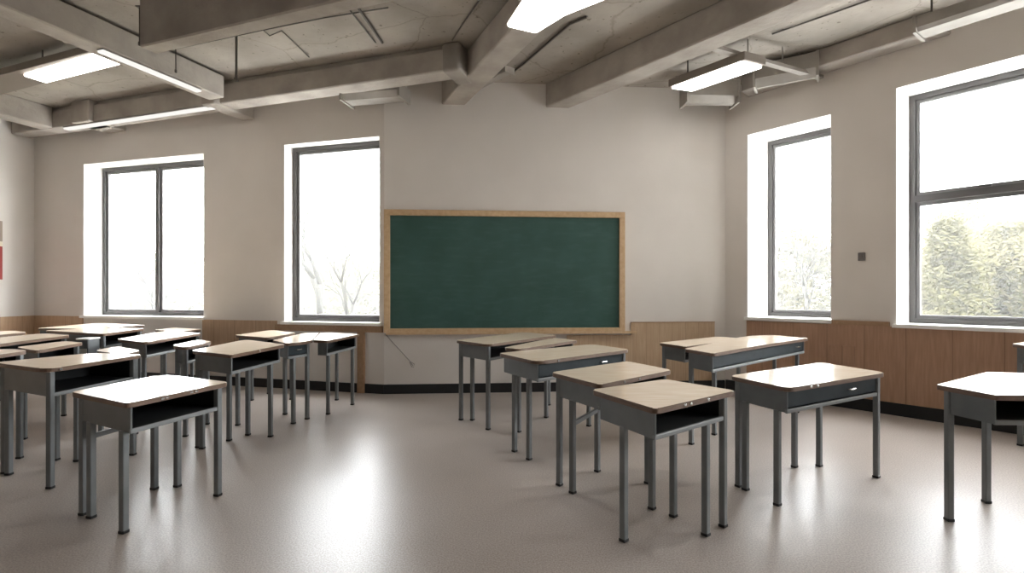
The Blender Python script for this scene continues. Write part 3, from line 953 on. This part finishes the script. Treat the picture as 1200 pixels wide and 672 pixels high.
# ------------------------------------------------------------------ outside
M_ground = noisy('pale_meadow', (0.07, 0.07, 0.05), (0.08, 0.078, 0.056), 0.4, 0.9, 0.1)
def leaf(name, c):
    m = bpy.data.materials.new(name); m.use_nodes = True
    N = m.node_tree.nodes; L = m.node_tree.links; N.clear()
    o = N.new('ShaderNodeOutputMaterial'); mx = N.new('ShaderNodeMixShader'); d = N.new('ShaderNodeBsdfDiffuse'); t = N.new('ShaderNodeBsdfTranslucent')
    no = N.new('ShaderNodeTexNoise'); no.inputs['Scale'].default_value = 1.2
    rp = N.new('ShaderNodeValToRGB')
    rp.color_ramp.elements[0].position = 0.35; rp.color_ramp.elements[0].color = (c[0] * .92, c[1] * .92, c[2] * .9, 1)
    rp.color_ramp.elements[1].position = 0.65; rp.color_ramp.elements[1].color = (c[0] * 1.08, c[1] * 1.06, c[2] * 1.05, 1)
    L.new(no.outputs['Fac'], rp.inputs[0])
    for k in (d, t): L.new(rp.outputs[0], k.inputs['Color'])
    mx.inputs[0].default_value = 0.45
    L.new(d.outputs[0], mx.inputs[1]); L.new(t.outputs[0], mx.inputs[2]); L.new(mx.outputs[0], o.inputs[0])
    return m
M_bark = mat('pale_bark', (0.05, 0.048, 0.042), 0.9, 0.1)
M_twig = mat('pale_twigs', (0.06, 0.058, 0.05), 0.9, 0.1)
M_leafA = leaf('young_leaves', (0.115, 0.108, 0.062)); M_leafB = leaf('yellow_green_leaves', (0.125, 0.114, 0.062))
GZ = -0.6
bm = bmesh.new()
prism(bm, [(-90, 8.9), (90, 8.9), (90, 120), (-90, 120)], GZ - 0.1, GZ)
prism(bm, [(8.0, 8.9), (8.0, 6.0), (90, -40), (90, 8.9)], GZ - 0.1, GZ)
g = structure(link('ground', bm, M_ground))

def bare_tree(label, x, y, H, seed, spread=1.0):
    R = random.Random(seed)
    t = thing('bare_tree', label, 'tree', (x, y, GZ), 'trees outside')
    bt = bmesh.new(); bw = bmesh.new()
    def grow_(p, d, ln, r, lv):
        mid = p + d * ln * 0.5 + Vector((R.uniform(-1, 1), R.uniform(-1, 1), 0)) * ln * 0.05
        q = p + d * ln
        tube(bt if lv < 3 else bw, [p, mid, q], r, 5 if lv < 3 else 3, r * 0.62)
        if lv >= 6: return
        for k in range(3 if lv in (1, 2) else 2):
            az = R.uniform(0, 2 * math.pi); tilt = R.uniform(0.35, 0.75) * spread
            s = d.orthogonal().normalized(); u = d.cross(s)
            nd = (d * math.cos(tilt) + (s * math.cos(az) + u * math.sin(az)) * math.sin(tilt) + Vector((0, 0, 0.12))).normalized()
            grow_(q if k else mid, nd, ln * R.uniform(0.62, 0.82), r * 0.6, lv + 1)
    grow_(Vector((0, 0, -0.05)), Vector((R.uniform(-.06, .06), R.uniform(-.06, .06), 1)).normalized(), H * 0.29, H * 0.02, 0)
    link('trunk', bt, M_bark, t, True); link('twigs', bw, M_twig, t)
    return t

def leafy_tree(label, x, y, H, Wd, seed, m, cone=True, n=6500):
    R = random.Random(seed)
    t = thing('leafy_tree', label, 'tree', (x, y, GZ), 'trees outside')
    bm = bmesh.new(); tube(bm, [(0, 0, -0.05), (0.05, 0, H * 0.5), (0, 0.04, H * 0.93)], H * 0.018, 6, 0.02); link('trunk', bm, M_bark, t, True)
    vs = []; fs = []
    clumps = []
    n = int(n * 2.6)
    for i in range(150):
        f = R.random() ** 0.8
        z = H * (0.12 + 0.86 * f)
        rad = Wd * ((1 - f) * 0.95 + 0.06 if cone else math.sqrt(max(0.05, 1 - (2 * f - 0.9) ** 2)))
        a = R.uniform(0, 2 * math.pi); rr = rad * math.sqrt(R.random())
        clumps.append((rr * math.cos(a), rr * math.sin(a), z, Wd * R.uniform(0.16, 0.3)))
    for i in range(n):
        c = R.choice(clumps)
        v = Vector((R.gauss(0, 1), R.gauss(0, 1), R.gauss(0, 0.8))) * c[3] * 0.55
        p_ = Vector(c[:3]) + v
        s = R.uniform(0.06, 0.12) * (Wd / 2.0)
        a = Vector((R.gauss(0, 1), R.gauss(0, 1), R.gauss(0, 1))).normalized()
        b = a.orthogonal().normalized()
        k = len(vs)
        vs += [p_ - a * s, p_ + b * s * 0.5, p_ + a * s, p_ - b * s * 0.5]
        fs.append((k, k + 1, k + 2, k + 3))
    me = bpy.data.meshes.new('foliage'); me.from_pydata([tuple(v) for v in vs], [], fs); me.materials.append(m)
    o = bpy.data.objects.new('foliage', me); COL.objects.link(o); o.parent = t
    return t

bare_tree('bare spreading tree seen through the second window', -6.3, 17.5, 7.6, 3)
bare_tree('small bare tree at the right side of the second window', -4.6, 14.8, 4.4, 8)
bare_tree('bare tree seen through the right pane of the leftmost window', -13.6, 20.0, 4.6, 5)
leafy_tree('low pale bush at the foot of the leftmost window, left pane', -22.0, 30, 4.2, 3.0, 21, M_leafA, False)
leafy_tree('low pale bush at the foot of the leftmost window, right pane', -16.6, 26, 3.7, 2.2, 22, M_leafB, False)
leafy_tree('low pale bush at the left foot of the second window', -13.0, 32, 4.2, 3.0, 23, M_leafB, False)
leafy_tree('low pale bush at the right foot of the second window', -8.0, 27, 3.6, 2.2, 24, M_leafA, False)
bare_tree('thin bare tree seen through the narrow right window', 8.9, 16.0, 4.6, 9)
leafy_tree('pale rounded bush at the foot of the narrow right window', 11.8, 22, 4.4, 2.3, 25, M_leafB, False)
leafy_tree('yellow green conifer at the left of the large right window', 12.2, 14.8, 3.9, 1.3, 26, M_leafA, True, 11000)
leafy_tree('tallest yellow green conifer in the large right window', 18.6, 22.0, 5.6, 2.3, 27, M_leafB, True, 14000)
leafy_tree('rounded yellow green tree at the right edge of the large window', 15.0, 16.0, 3.9, 1.5, 28, M_leafB, False, 13000)
leafy_tree('bushy green tree standing low behind the tallest conifer', 22.5, 25.5, 5.6, 2.6, 29, M_leafA, False, 13000)

# thin bright haze hanging over the meadow
hz = bpy.data.materials.new('thin_haze'); hz.use_nodes = True
N = hz.node_tree.nodes; N.clear()
vo = N.new('ShaderNodeVolumeScatter'); ho = N.new('ShaderNodeOutputMaterial')
vo.inputs['Density'].default_value = 0.0085
hz.node_tree.links.new(vo.outputs[0], ho.inputs['Volume'])
bm = bmesh.new(); prism(bm, [(-60, 9.4), (60, 9.4), (60, 60), (-60, 60)], GZ + 0.01, 20.0)
structure(recenter(link('haze', bm, hz)))
